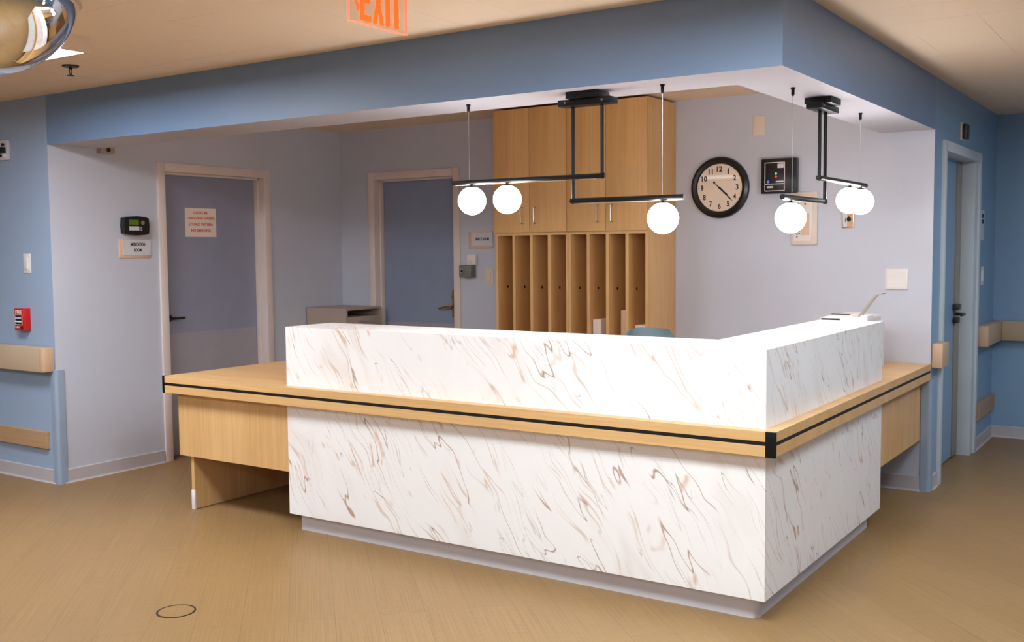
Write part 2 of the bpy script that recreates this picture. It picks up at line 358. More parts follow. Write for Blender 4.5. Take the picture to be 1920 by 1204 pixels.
# widen the far jamb face so the opening ends where the photo shows it
struct('trim_4', M['frameb'], lambda bm: W(bm, FR, 3.87, 3.982, 0, 2.022, -.118, .006, .002), smooth=True)
d3 = struct('door_3', M['rblue'], lambda bm: W(bm, FR, 2.888, 3.70, .012, 2.012, -.115, -.085, .002))
wpart('inactive_leaf', d3, M['leafgrey'], FR, 3.715, 3.868, .012, 2.012, -.115, -.078, bev=.002, label='narrow grey leaf beside the blue leaf')
def f(bm):
    W(bm, FR, 3.66, 3.76, 1.02, 1.06, -.085, -.045, .004); W(bm, FR, 3.68, 3.75, .93, .97, -.085, -.05, .004)
    tubepath(bm, [WP(FR, 3.72, .99, -.08), WP(FR, 3.72, .99, -.02), WP(FR, 3.62, .99, -.02)], .010)
part('door_latch', d3, M['dsteel'], f, True)

# ------------------------------------------------------------------ rails and guards on the walls
def rail(name, label, cat, origin, pieces, mat, capmat=None):
    t = thing(name, label, cat, origin)
    for nm, b, m, bv in pieces: boxpart(nm, t, m, *b, bev=bv)
    return t
rail('handrail', 'beige vinyl handrail on the blue wall under the red fire alarm', 'handrail', (-6.3,0,.8),
     [('rail_cover', (X0, -4.636, -.085, -.012, .715, .868), M['vinyl'], .006), ('end_cap', (-4.635, -4.597, -.085, 0, .715, .868), M['vinylcap'], .008),
      ('bracket', (-5.3, -5.22, -.014, 0, .74, .85), M['vinyl'], 0)], None)
t = tag(link('bumper_rail', (lambda bm: (B(bm, X0, -4.682, -.026, 0, .218, .326, .003), bm)[1])(bmesh.new()), M['railwood']),
        'varnished wood bumper rail low on the blue wall below the beige handrail at left', 'bumper rail')
rail('handrail', 'short beige handrail stub between the clock wall corner and the open door frame', 'handrail', (XR,2.7,.8),
     [('rail_cover', (XR+.001, XR+.062, 2.668, 2.818, .735, .88), M['vinyl'], .006), ('end_cap', (XR, XR+.062, 2.632, 2.667, .735, .88), M['vinylcap'], .006)], None)
t = thing('handrail', 'beige handrail turning the far corridor corner beyond the door at right', 'handrail', (XR,4.5,.8))
boxpart('end_cap', t, M['vinylcap'], XR, XR+.08, 4.06, 4.12, .742, .89, bev=.008)
boxpart('rail_cover', t, M['vinyl'], XR, XR+.075, 4.121, YF, .742, .89, bev=.005)
boxpart('rail_cover', t, M['vinyl'], XR+.0755, X1, YF-.08, YF, .742, .89, bev=.005)
tag(link('bumper_rail', (lambda bm: (B(bm, XR, XR+.026, 4.09, 4.735, .215, .335, .003), bm)[1])(bmesh.new()), M['railwoody']),
    'low wood bumper rail in the right corridor beside the door frame', 'bumper rail')
def guard(cx, cy, z1, label, d=.05, t=.012, r=.022):
    # L-section wrapped round an outside corner whose faces look to -Y and +X
    bm = bmesh.new(); pts = [(cx-d, cy), (cx-d, cy-t+.003), (cx-d+.003, cy-t)]
    for k in range(9):
        a = -PI/2 + k/8*PI/2; pts.append((cx+t-r+r*math.cos(a), cy-t+r+r*math.sin(a)))
    pts += [(cx+t, cy+d-.003), (cx+t-.003, cy+d), (cx, cy+d), (cx, cy)]
    prism(bm, pts, 0.0, z1); 
    return tag(link('corner_guard', bm, M['guard'], smooth=True), label, 'corner guard')
guard(XL, 0, .722, 'blue-grey plastic guard on the wall corner at the end of the left handrail')
guard(XR, YB, .664, 'blue-grey plastic guard on the wall corner under the right end of the worktop', t=.012)

# ------------------------------------------------------------------ reception desk
desk = thing('reception_desk', 'L-shaped reception desk of white veined marble with a light oak worktop', 'reception desk', (0,0,0))
part('base_panel', desk, M['marble'], lambda bm: prism(bm, [(-2.56,0),(0,0),(0,1.711),(-.10,1.711),(-.10,.10),(-2.56,.10)], .0905, ZT-.0945), label='lower marble facing')
part('transaction_ledge', desk, M['marble'], lambda bm: prism(bm, [(-2.56,0),(0,0),(0,1.711),(-.33,1.711),(-.33,.335),(-2.56,.335)], ZT+.0003, ZG), label='raised marble ledge')
def f(bm):
    r = .03; pts = [(-2.52,.045)]
    for k in range(7):
        a = -PI/2 + k/6*PI/2; pts.append((-.045-r+r*math.cos(a), .045+r+r*math.sin(a)))
    pts += [(-.045,1.631),(-.11,1.631),(-.11,.11),(-2.52,.11)]
    prism(bm, pts, 0, .0900)
part('plinth', desk, M['plinth'], f, True)
o, xw = .054, -3.469
outer = lambda i: [(xw+i,-o+i),(o-i,-o+i),(o-i,YB-.003),(-.72,YB-.003),(-.72,.72),(-2.75,.72),(-2.75,1.5),(xw+i,1.5)]
w = part('worktop', desk, M['oakx'], lambda bm: prism(bm, outer(0), ZT-.0375, ZT))
part('lower_edge', w, M['oakx'], lambda bm: prism(bm, outer(0), ZT-.094, ZT-.053))
part('edge_groove', w, M['groove'], lambda bm: prism(bm, outer(.002), ZT-.053, ZT-.0375))
boxpart('corner_cap', w, M['black'], o-.036, o+.0035, -o-.0035, -o+.012, ZT-.097, ZT+.001, bev=.0015)
boxpart('corner_cap', w, M['black'], xw-.020, xw-.0005, -o-.002, -o+.02, ZT-.097, ZT+.001, bev=.0015)
boxpart('modesty_panel', desk, M['oakz'], -3.432, -2.5605, .006, .026, .308, ZT-.0945)
lg = boxpart('leg_panel', desk, M['oakz'], -3.362, -3.338, .0265, 1.40, .004, ZT-.0945)
boxpart('foot_cap', lg, M['white'], -3.364, -3.336, .022, .034, 0, .112, bev=.002, label='white plastic foot cap')
boxpart('apron', desk, M['oakz'], -3.30, -2.5605, .62, .64, .25, ZT-.0945)
boxpart('side_panel', desk, M['oakz'], -2.70, -2.68, .645, 1.40, 0, ZT-.0945)
boxpart('modesty_panel', desk, M['oakz'], -.018, .0, 1.712, YB-.004, .306, ZT-.0945)
boxpart('leg_panel', desk, M['oakz'], -.70, -.68, 1.5, YB-.004, 0, ZT-.0945)

# ------------------------------------------------------------------ pendants
def pendant(label, group, loc, rot, ru, rl, tu, tl, globes, cables, zU=1.765, zL=1.662):
    """local x runs along the fixture, z=0 is the soffit underside; ru, rl rods; tu, tl tube ends; globes (x, upper?)"""
    t = bpy.data.objects.new('pendant_light', None); C.objects.link(t); tag(t, label, 'pendant light', group)
    u, l = zU-ZS, zL-ZS; R = .0115
    def bp(name, par, mat, b, bev=.002): return boxpart(name, par, mat, *b, bev=bev)
    mb = bp('mount_block', t, M['black'], (-.075,.075,-.06,.06,-.028,0)); bar = bp('canopy_bar', t, M['black'], (-.128,.128,-.036,.036,-.056,-.0285))
    for x in (-.09, .09):
        part('screw', bar, M['steel'], lambda bm: cyl(bm, (x,-.036,-.042), (x,-.039,-.042), .004, n=12))
    part('rod', t, M['black'], lambda bm: cyl(bm, (ru,0,-.055), (ru,0,u), .0075), True)
    part('rod', t, M['black'], lambda bm: cyl(bm, (rl,0,-.055), (rl,0,l), .0075), True)
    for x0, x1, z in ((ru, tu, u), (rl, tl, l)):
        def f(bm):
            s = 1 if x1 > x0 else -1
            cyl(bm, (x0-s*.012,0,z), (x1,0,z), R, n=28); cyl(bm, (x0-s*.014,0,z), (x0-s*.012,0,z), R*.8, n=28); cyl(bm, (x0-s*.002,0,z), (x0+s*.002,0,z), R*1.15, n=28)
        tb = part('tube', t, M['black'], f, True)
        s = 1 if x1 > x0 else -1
        bp('globe_sheen_strip', tb, M['vinyl'], (x0+s*.03, x1-s*.01, -.0035, .0035, z-R-.0008, z-R+.002), .0005)  # unlit pale plastic; on the long pendant it paints globe light reflected below
    for x, up in globes:
        z = u if up else l; zc = z-.085
        g = part('globe', t, M['globe'], lambda bm: ball(bm, (x,0,zc), .0645, u=48, v=32), True, label='glowing white glass globe')
        part('fitter_cap', g, M['black'], lambda bm: (cyl(bm, (x,0,z-R), (x,0,zc+.060), .007, n=16), cyl(bm, (x,0,zc+.058), (x,0,zc+.066), .024, .016, n=28)), True)
    for x, up, shown in cables:
        z = (u if up else l)+R
        a = part('cable_anchor', t, M['black'], lambda bm: (cyl(bm, (x,0,-.006), (x,0,0), .010, n=20), cyl(bm, (x,0,-.030), (x,0,-.006), .007, n=20), cyl(bm, (x,0,-.037), (x,0,-.030), .002, .007, n=20)), True)
        part('cable', a, M['cable'], lambda bm: cyl(bm, (x,0,z), (x,0,-.036), .0011, n=8))
    t.location = loc; t.rotation_euler = (0,0,rot); return t
c1 = -.852
pendant('long black pendant light in front of the maple cabinets, with three glowing globes', 'pendant lights under the soffit', (c1, .14, ZS), 0, -.781-c1, -.924-c1, -1.574-c1, -.402-c1,
        [(-1.467-c1,1),(-1.27-c1,1),(-.497-c1,0)], [(-1.482-c1,1,1),(-.500-c1,0,1)])
c2 = .955
pendant('black pendant light seen end-on at the right, in front of the wall clock wall', 'pendant lights under the soffit', (-.092, c2, ZS), PI/2, .915-c2, 1.0-c2, 1.69-c2, .425-c2,
        [(.53-c2,0),(1.405-c2,1),(1.60-c2,1)], [(.545-c2,0,1),(1.575-c2,1,1)])

# ------------------------------------------------------------------ storage cabinets with pigeonholes
ux0, ux1 = -2.748, -1.575; um = -2.160
def cabinet(x0, x1):
    yf, yb, zt, zd = 2.19, YB-.002, 2.408, 1.570
    t = thing('storage_cabinet', 'x', 'cabinet', ((x0+x1)/2, yb, 0))
    def f(bm):
        B(bm, x0, x0+.018, yf, yb, .09, zt); B(bm, x1-.018, x1, yf, yb, .09, zt)
        B(bm, x0+.018, x1-.018, yf, yb, zt-.018, zt); B(bm, x0+.018, x1-.018, yf, yb, zd-.022, zd); B(bm, x0+.018, x1-.018, yb-.008, yb, .09, zt)
        B(bm, x0+.018, x1-.018, yf, yb, .70, .72)
    part('carcass', t, M['cabz'], f)
    boxpart('toe_kick', t, M['groove'], x0+.01, x1-.01, yf+.05, yb, 0, .09)
    xm = (x0+x1)/2
    for k, (a, b) in enumerate(((x0+.0015, xm-.0015), (xm+.0015, x1-.0015))):
        d = boxpart('door', t, M['cabz'], a, b, yf-.020, yf-.001, zd-.002, zt-.004, bev=.001)
        hx = xm-.055 if k == 0 else xm+.050
        def f(bm): tubepath(bm, [(hx,yf-.02,1.628), (hx,yf-.05,1.632), (hx,yf-.05,1.734), (hx,yf-.02,1.738)], .0045, 12)
        part('handle', d, M['steel'], f, True)
        d = boxpart('door', t, M['cabz'], a, b, yf-.020, yf-.001, .10, .70, bev=.001)
        def f(bm): tubepath(bm, [(hx,yf-.02,.50), (hx,yf-.05,.504), (hx,yf-.05,.606), (hx,yf-.02,.61)], .0045, 12)
        part('handle', d, M['steel'], f, True)
    inner = x1-x0-.036; g = (inner-3*.022)/4
    for k in range(3):
        a = x0+.018+g*(k+1)+.022*k
        dv = boxpart('divider', t, M['cabz'], a, a+.022, yf+.002, yb-.008, .72, zd-.022)
    for k in range(4):
        a = x0+.018+g*k+.022*k
        part('finger_hole', t, M['dark'], lambda bm: cyl(bm, (a+.0008,yf+.12,1.19), (a-.002,yf+.12,1.19), .010, n=16))
    return t, g
def copy_tree(o, parent=None):
    c = o.copy(); C.objects.link(c); c.parent = parent
    for ch in [q for q in bpy.data.objects if q.parent == o]: copy_tree(ch, c)
    return c
cw = (ux1-ux0)/2-.0008
ca, g4 = cabinet(ux0, ux0+cw)
cb = copy_tree(ca); cb.location.x += cw+.0016
ca['label'] = 'left maple storage cabinet, its four lower pigeonholes all empty'; cb['label'] = 'right maple storage cabinet with binders in its lower pigeonholes'
for c in (ca, cb): c['group'] = 'maple storage cabinets on the back wall'
# binders in the pigeonholes
xs0 = ux0+cw+.0016+.018; st = g4+.022
for (k, off, w_, y0, h, mat, lab) in ((0,.088,.022,2.40,.23,'binder','pale booklet at the back of the first pigeonhole of the right cabinet'),
        (1,.006,.062,2.22,.266,'binder','white binder in the second pigeonhole of the right cabinet'),
        (2,.062,.046,2.24,.33,'tanb','tall tan binder in the third pigeonhole of the right cabinet'),
        (3,.012,.08,2.26,.235,'white','low white paper box in the last pigeonhole of the right cabinet')):
    a = xs0+st*k+off
    t = thing('binder', lab, 'binder', (a+w_/2, y0, .72), 'papers in the pigeonholes')
    boxpart('cover', t, M[mat], a, a+w_, y0, 2.56, .7205, .72+h, bev=.002)
    boxpart('pages', t, M['paper'], a+.004, a+w_-.004, y0+.01, 2.555, .72+h-.002, .72+h+.0006)
    if k == 1: boxpart('spine_label', t, M['gpanel'], a+.02, a+.036, y0-.0008, y0+.001, .85, .96)

# ------------------------------------------------------------------ file cabinet
t = thing('file_cabinet', 'low beige metal file cabinet in the corner by the back door', 'file cabinet', (-4.37,2.38,0))
fx0, fx1, fy0, fy1, fz = -4.575, -4.155, 2.178, 2.594, 1.004
def f(bm):
    B(bm, fx0, fx1, fy0, fy0+.018, 0, fz); B(bm, fx0, fx1, fy1-.018, fy1, 0, fz); B(bm, fx0, fx1, fy0+.018, fy1-.018, fz-.016, fz); B(bm, fx0, fx0+.01, fy0+.018, fy1-.018, 0, fz-.016)
    B(bm, fx0+.01, fx1-.02, fy0+.018, fy1-.018, 0, .05)
part('cabinet_body', t, M['file'], f)
for z0, z1 in ((.745,.935),(.515,.735),(.285,.505),(.055,.275)):
    d = boxpart('drawer', t, M['file'], fx0+.02, fx1-.004, fy0+.02, fy1-.02, z0, z1, bev=.003)
    boxpart('handle', d, M['steel'], fx1-.004, fx1+.010, 2.33, 2.44, z1-.05, z1-.035, bev=.002)

# ------------------------------------------------------------------ chair behind the desk
def chair():
    t = thing('office_chair', 'blue-grey shell chair behind the front of the desk', 'chair', (-.975,1.22,0))
    L0 = Matrix.Translation((-.970,1.22,-.012)) @ Matrix.Rotation(math.radians(62), 4, 'Z')
    def tr(bm): bmesh.ops.transform(bm, matrix=L0, verts=bm.verts[:])
    def back(bm):     # curved shell, local x wide, local -y is the front
        nx, nz = 17, 13; vs = []
        for s, off in ((0,0),(1,.018)):
            for j in range(nz):
                for i in range(nx):
                    u = i/(nx-1)*2-1; v = j/(nz-1)
                    hw = .185*(1-.10*v**2)*(1 if v < .85 else math.sqrt(max(.5, 1-((v-.85)/.15*.6)**2)))
                    x = u*hw; y = .20+.05*v-.07*u*u+off; z = .56+.47*v-.008*u*u*v
                    vs.append(bm.verts.new((x,y,z)))
        k = lambda s,j,i: vs[s*nx*nz+j*nx+i]
        for s in (0,1):
            for j in range(nz-1):
                for i in range(nx-1): bm.faces.new((k(s,j,i),k(s,j,i+1),k(s,j+1,i+1),k(s,j+1,i)))
        for i in range(nx-1):
            bm.faces.new((k(0,0,i),k(0,0,i+1),k(1,0,i+1),k(1,0,i))); bm.faces.new((k(0,nz-1,i),k(0,nz-1,i+1),k(1,nz-1,i+1),k(1,nz-1,i)))
        for j in range(nz-1):
            bm.faces.new((k(0,j,0),k(0,j+1,0),k(1,j+1,0),k(1,j,0))); bm.faces.new((k(0,j,nx-1),k(0,j+1,nx-1),k(1,j+1,nx-1),k(1,j,nx-1)))
        bmesh.ops.recalc_face_normals(bm, faces=bm.faces[:]); tr(bm)
    part('backrest', t, M['chair'], back, True)
    part('seat', t, M['chair'], lambda bm: (B(bm,-.23,.23,-.22,.22,.43,.49,.025,4), tr(bm)), True)
    part('back_support', t, M['black'], lambda bm: (B(bm,-.03,.03,.18,.26,.44,.62,.006), tr(bm)), True)
    part('gas_column', t, M['black'], lambda bm: (cyl(bm,(0,0,.09),(0,0,.43),.025), tr(bm)), True)
    for k in range(5):
        a = 2*PI*k/5+.3; ex, ey = .29*math.cos(a), .29*math.sin(a)
        l = part('leg', t, M['black'], lambda bm: (cyl(bm,(0,0,.105),(ex,ey,.075),.024,.015,n=16), tr(bm)), True)
        part('caster', l, M['blackp'], lambda bm: (cyl(bm,(ex-.02*math.sin(a),ey+.02*math.cos(a),.027),(ex+.02*math.sin(a),ey-.02*math.cos(a),.027),.027,n=20), cyl(bm,(ex,ey,.03),(ex,ey,.08),.006,n=10), tr(bm)), True)
chair()

# ------------------------------------------------------------------ printer on the right run
t = thing('printer', 'white printer with a tilted clear paper support at the right end of the marble ledge', 'printer', (-.27,2.05,ZT))
def f(bm):
    B(bm, -.40, -.135, 1.86, 2.30, ZT, 1.035, .012, 3); B(bm, -.385, -.15, 1.90, 2.28, 1.03, 1.068, .010, 3)
part('printer_body', t, M['white'], f, True)
boxpart('output_slot', t, M['groove'], -.375, -.275, 1.892, 1.905, 1.036, 1.062)
part('lid', t, M['white'], lambda bm: prism(bm, [(-.37,1.068),(-.33,1.078),(-.24,1.083),(-.225,1.068)], 1.95, 2.22, 'y'))
boxpart('lid_rim', t, M['dsteel'], -.335, -.235, 1.944, 1.949, 1.0805, 1.0845)
boxpart('side_cover', t, M['white'], -.165, -.128, 1.90, 2.02, 1.02, 1.082, bev=.004)
def f(bm):
    prism(bm, [(-.205,1.068),(-.199,1.068),(-.110,1.190),(-.117,1.192)], 2.00, 2.055, 'y')
ps = part('paper_support', t, M['acrylic'], f)
def f(bm):
    for y in (1.992, 2.055):
        prism(bm, [(-.207,1.066),(-.198,1.066),(-.109,1.190),(-.118,1.193)], y, y+.006, 'y')
    prism(bm, [(-.118,1.189),(-.118,1.194),(-.075,1.199),(-.075,1.195)], 1.992, 2.061, 'y')
part('support_frame', ps, M['steel'], f)

# ------------------------------------------------------------------ wall clock
t = thing('wall_clock', 'round black-rimmed wall clock with a cream face showing 4:22', 'clock', (-1.26,YB,1.841))
cc = (-1.26, YB, 1.841); RC = .199
part('rim', t, M['blackp'], lambda bm: lathe(bm, [(0,0),(RC-.004,0),(RC,-.008),(RC-.004,-.026),(RC-.022,-.036),(RC-.040,-.030),(RC-.046,-.018),(0,-.018)], cc, 'y', 72), True)
fc = part('dial', t, M['face'], lambda bm: lathe(bm, [(0,-.0185),(RC-.046,-.0185),(RC-.046,-.0198),(0,-.0198)], cc, 'y', 72))
def f(bm):
    for k in range(60):
        a = 2*PI*k/60; r0, r1 = (.1445, .1475)
        if k % 5 == 0: r0 = .142
        w_ = .0012 if k % 5 else .0022
        u, v = math.sin(a), math.cos(a); px, pz = -v*w_/2, u*w_/2
        q = [bm.verts.new((cc[0]+u*r+s*v*w_/2, YB-.0204, cc[2]+v*r-s*u*w_/2)) for r, s in ((r0,-1),(r0,1),(r1,1),(r1,-1))]; bm.faces.new(q)
    bmesh.ops.recalc_face_normals(bm, faces=bm.faces[:])
part('minute_marks', fc, M['blktext'], f)
for n in range(1, 13):
    a = 2*PI*n/12; r = .120
    s = str(n); w_ = .017 if n < 10 else .034
    if n in (1,): w_ = .009
    if n == 11: w_ = .026
    part('numeral', fc, M['blktext'], lambda bm: textbm(s, w_*1.1, .036, (cc[0]+r*math.sin(a), cc[2]+r*math.cos(a)), ('-y', YB-.0199), weight=.022))
def hand(ang, ln, tail, w_, y):
    def f(bm):
        u, v = math.sin(ang), math.cos(ang)
        def q(l, s): return (cc[0]+u*l+v*s, cc[2]+v*l-u*s)
        pts = [q(-tail,-w_*.5), q(-tail,w_*.5), q(-tail*.3,w_*.35), q(0,w_), q(ln*.6,w_*.45), q(ln*.72,w_*.9), q(ln,0), q(ln*.72,-w_*.9), q(ln*.6,-w_*.45), q(0,-w_), q(-tail*.3,-w_*.35)]
        prism(bm, pts, y, y-.0012, 'y')
    return f
part('hour_hand', t, M['blktext'], hand(math.radians(131), .082, .03, .0065, YB-.0225))
part('minute_hand', t, M['blktext'], hand(math.radians(134), .132, .048, .005, YB-.0245))
part('hub', t, M['blktext'], lambda bm: cyl(bm, (cc[0],YB-.0198,cc[2]), (cc[0],YB-.027,cc[2]), .006, n=20))
part('hand_tail', t, M['blktext'], lambda bm: cyl(bm, (cc[0]-.035,YB-.0225,cc[2]+.034), (cc[0]-.035,YB-.026,cc[2]+.034), .0065, n=20))

# ------------------------------------------------------------------ things on the back wall
t = thing('blank_plate', 'blank beige wall plate high on the wall above the clock', 'wall plate', (-1.003,YB,2.22))
wpart('plate', t, M['offw'], FB, -1.044, -.964, 2.158, 2.282, 0, .007, bev=.002)
for z in (2.17,2.27): part('screw', t, M['offw'], lambda bm: cyl(bm, WP(FB,-1.004,z,.006), WP(FB,-1.004,z,.008), .004, n=12))
t = thing('control_box', 'black control box with a white outline and red and green lights, right of the clock', 'alarm panel', (-.87,YB,1.9))
wpart('housing', t, M['blackp'], FB, -.968, -.745, 1.788, 2.004, 0, .055, bev=.004)
def f(bm):
    a, b, c, d, w_ = -.945, -.815, 1.802, 1.982, .0045
    for q in ((a,b,c,c+w_),(a,b,d-w_,d),(a,a+w_,c,d),(b-w_,b,c,d),(a,b,1.845,1.845+w_)): W(bm, FB, *q, .054, .0565)
part('outline', t, M['white'], f)
wpart('label_plate', t, M['gpanel'], FB, -.862, -.823, 1.945, 1.972, .054, .0565)
wpart('label_plate', t, M['gpanel'], FB, -.872, -.823, 1.857, 1.866, .054, .0565)
wpart('label_plate', t, M['gpanel'], FB, -.928, -.89, 1.822, 1.834, .054, .0565)
for x, z, m, nm in ((-.872,1.911,'ledg','green light'),(-.872,1.892,'ledr','red light'),(-.922,1.862,'ledb','dim blue light')):
    part('indicator', t, M[m], lambda bm: ball(bm, WP(FB,x,z,.056), .006 if m != 'ledb' else .009, (1,.4,1), 16, 10), True, nm)
t = thing('annunciator', 'cream wall panel with two columns of small buttons, under the black control box', 'control panel', (-.70,YB,1.62))
wpart('housing', t, M['offw'], FB, -.787, -.622, 1.465, 1.795, 0, .018, bev=.006)
wpart('inner_plate', t, M['white'], FB, -.768, -.655, 1.49, 1.765, .018, .022, bev=.001)
wpart('legend_strip', t, M['peach'], FB, -.722, -.668, 1.525, 1.66, .022, .0235)
def f(bm):
    for k in range(9): cyl(bm, WP(FB,-.745,1.515+.0168*k,.022), WP(FB,-.745,1.515+.0168*k,.026), .0042, n=12)
    for k in range(7): cyl(bm, WP(FB,-.731,1.535+.0168*k,.022), WP(FB,-.731,1.535+.0168*k,.026), .0042, n=12)
part('button', t, M['blktext'], f)
part('button', t, M['red'], lambda bm: [cyl(bm, WP(FB,-.731,z,.022), WP(FB,-.731,z,.026), .0045, n=12) for z in (1.653,1.668)], label='red buttons')
wpart('speaker_plate', t, M['paper'], FB, -.712, -.668, 1.70, 1.735, .022, .024)
for x in (-.738,-.695): part('knob', t, M['blktext'], lambda bm: cyl(bm, WP(FB,x,1.718,.022), WP(FB,x,1.718,.03), .005, n=12))
for x in (-.78,-.63):
    for z in (1.473,1.787): part('screw', t, M['steel'], lambda bm: cyl(bm, WP(FB,x,z,.018), WP(FB,x,z,.0195), .003, n=10))
t = thing('picture_plate', 'small tan and silver plate with a dark mark under the twin globes', 'wall plate', (-.436,YB,1.62))
wpart('plate', t, M['steel'], FB, -.473, -.402, 1.566, 1.685, 0, .012, bev=.002)
wpart('face_panel', t, M['picbrown'], FB, -.440, -.406, 1.572, 1.68, .012, .0135)
wpart('face_panel', t, M['gpanel'], FB, -.466, -.441, 1.572, 1.68, .012, .0135)
def f(bm):
    lathe(bm, [(.011,-.0136),(.014,-.0136),(.014,-.0146),(.011,-.0146)], (-.430,YB,1.618), 'y', 24); W(bm, FB, -.432,-.428,1.61,1.64,.0135,.0146)
    W(bm, FB, -.452,-.448,1.600,1.625,.0135,.0146)
part('emblem', t, M['blktext'], f)
t = thing('blank_plate', 'square white blank plate above the right end of the worktop', 'wall plate', (-.146,YB,1.255))
wpart('plate', t, M['white'], FB, -.211, -.083, 1.196, 1.318, 0, .012, bev=.003)
wpart('inset', t, M['white'], FB, -.199, -.095, 1.208, 1.306, .012, .0125)

# left of the cabinets
def sign(name, label, face, u0, u1, v0, v1, lines):
    t = thing(name, label, 'sign', WP(face, (u0+u1)/2, (v0+v1)/2, 0))
    wpart('backing', t, M['peach'], face, u0, u1, v0, v1, 0, .006, bev=.001)
    wpart('insert', t, M['gpanel'], face, u0+.028, u1+.004, v0+.017, v1-.004, .006, .009)
    for s, w_, h, cu, cv in lines: part('lettering', t, M['blktext'], lambda bm: textbm(s, w_, h, (cu, cv), (face[0], face[1]+(.009 if face[0]=='+x' else -.009)), weight=.02))
sign('room_sign', 'MEDICATION ROOM sign beside the left door', FL, .482, .722, 1.418, 1.543, [('MEDICATION', .112, .022, .625, 1.508), ('ROOM', .058, .022, .622, 1.470)])
sign('room_sign', 'SNACK ROOM sign between the back door and the cabinets', FB, -3.283, -3.062, 1.462, 1.587, [('SNACK ROOM', .125, .022, -3.155, 1.533)])
t = thing('door_notice', 'cream paper caution notice in red print on the left door', 'notice', WP(('+x',XL-.09), 1.25, 1.66, 0))
FD = ('+x', XL-.09)
wpart('sheet', t, M['paper'], FD, 1.098, 1.375, 1.562, 1.768, 0, .001)
for s, w_, cv in (('CAUTION:', .125, 1.735), ('OXIDIZING GAS(ES)', .25, 1.693), ('STORED WITHIN:', .215, 1.652), ('NO SMOKING', .175, 1.608)):
    part('lettering', t, M['redtext'], lambda bm: textbm(s, w_, .021, (1.237, cv), ('+x', XL-.089), d=.0006, weight=.02))
t = thing('time_clock', 'black badge time clock with a green screen beside the left door', 'time clock', (XL,.6,1.63))
def f(bm):
    pts = [(.503,1.580),(.53,1.572),(.60,1.567),(.665,1.572),(.690,1.580),(.695,1.63),(.690,1.682),(.665,1.690),(.60,1.695),(.53,1.690),(.503,1.682),(.498,1.63)]
    prism(bm, pts, XL, XL+.045, 'x')
tb = part('housing', t, M['blackp'], f)
wpart('screen', t, M['lcd'], FL, .536, .610, 1.637, 1.670, .045, .0462)
wpart('label_plate', t, M['gpanel'], FL, .536, .612, 1.600, 1.627, .045, .0462)
part('keypad', t, M['gpanel'], lambda bm: [W(bm, FL, a, a+.006, b, b+.005, .045, .047) for a in (.622,.630) for b in (1.600,1.609,1.618)])
part('dial_pad', t, M['steel'], lambda bm: (cyl(bm, WP(FL,.641,1.652,.045), WP(FL,.641,1.652,.048), .014, n=24)), True)
t = thing('ceiling_sensor', 'small grey box with a dark lens tucked under the soffit at left', 'sensor', (XL,.39,2.11))
wpart('housing', t, M['file'], FL, .342, .445, 2.092, 2.134, 0, .05, bev=.003)
part('lens', t, M['blackp'], lambda bm: cyl(bm, WP(FL,.395,2.115,.05), WP(FL,.395,2.115,.056), .014, n=24), True)

t = thing('thermostat', 'small white box above the grey lock box by the back door', 'thermostat', (-3.245,YB,1.38))
wpart('housing', t, M['white'], FB, -3.286, -3.203, 1.338, 1.418, 0, .03, bev=.005)
wpart('button', t, M['offw'], FB, -3.262, -3.232, 1.352, 1.372, .03, .033, bev=.001)
t = thing('lock_box', 'grey steel key switch box by the back door', 'key switch', (-3.28,YB,1.30))
wpart('housing', t, M['box'], FB, -3.333, -3.222, 1.246, 1.337, 0, .065, bev=.003)
part('lock_barrel', t, M['steel'], lambda bm: cyl(bm, WP(FB,-3.30,1.292,.065), WP(FB,-3.30,1.292,.075), .017, n=24), True)
part('keyhole', t, M['dark'], lambda bm: cyl(bm, WP(FB,-3.30,1.292,.075), WP(FB,-3.30,1.292,.0758), .010, n=20))
def switch(label, face, u0, u1, v0, v1, rocker=True):
    t = thing('light_switch', label, 'light switch', WP(face, (u0+u1)/2, (v0+v1)/2, 0))
    wpart('plate', t, M['offw'] if face is FB else M['white'], face, u0, u1, v0, v1, 0, .006, bev=.002)
    if rocker:
        a, b = (u1-u0)*.28, (v1-v0)*.2
        wpart('rocker', t, M['offw'] if face is FB else M['white'], face, u0+a, u1-a, v0+b, v1-b, .006, .011, bev=.002)
switch('cream light switch between the back door and the left cabinet', FB, -3.137, -3.060, 1.187, 1.310)
FF = ('-y', 0.0)
switch('white switch plate on the blue wall above the fire alarm', FF, -4.888, -4.812, 1.328, 1.452)
switch('thin white switch plate on the blue wall beyond the door at right', FR, 4.19, 4.27, 1.17, 1.30)
t = thing('fire_alarm', 'red FIRE pull station on the blue wall at left', 'fire alarm', (-4.87,0,1.04))
wpart('housing', t, M['red'], FF, -4.94, -4.842, .965, 1.105, -.002, .05, bev=.002)
part('lettering', t, M['white'], lambda bm: textbm('FIRE', .070, .024, (-4.891, 1.082), ('-y', -.05), weight=.01))
wpart('handle_recess', t, M['blackp'], FF, -4.929, -4.857, 1.005, 1.062, .05, .0512)
wpart('pull_handle', t, M['white'], FF, -4.926, -4.860, 1.018, 1.026, .0512, .058, bev=.001)
wpart('pull_handle', t, M['gpanel'], FF, -4.922, -4.864, 1.040, 1.050, .0512, .056, bev=.001)
part('handle_outline', t, M['white'], lambda bm: [W(bm, FF, *q, .05, .0516) for q in ((-4.933,-4.929,1.0,1.064),(-4.857,-4.853,1.0,1.064),(-4.933,-4.853,1.063,1.066),(-4.929,-4.857,1.0,1.004))])
part('key_lock', t, M['blackp'], lambda bm: cyl(bm, WP(FF,-4.858,.985,.05), WP(FF,-4.858,.985,.0525), .010, n=20))
part('lettering', t, M['paper'], lambda bm: textbm('PUSH', .044, .012, (-4.910, .987), ('-y', -.05)))
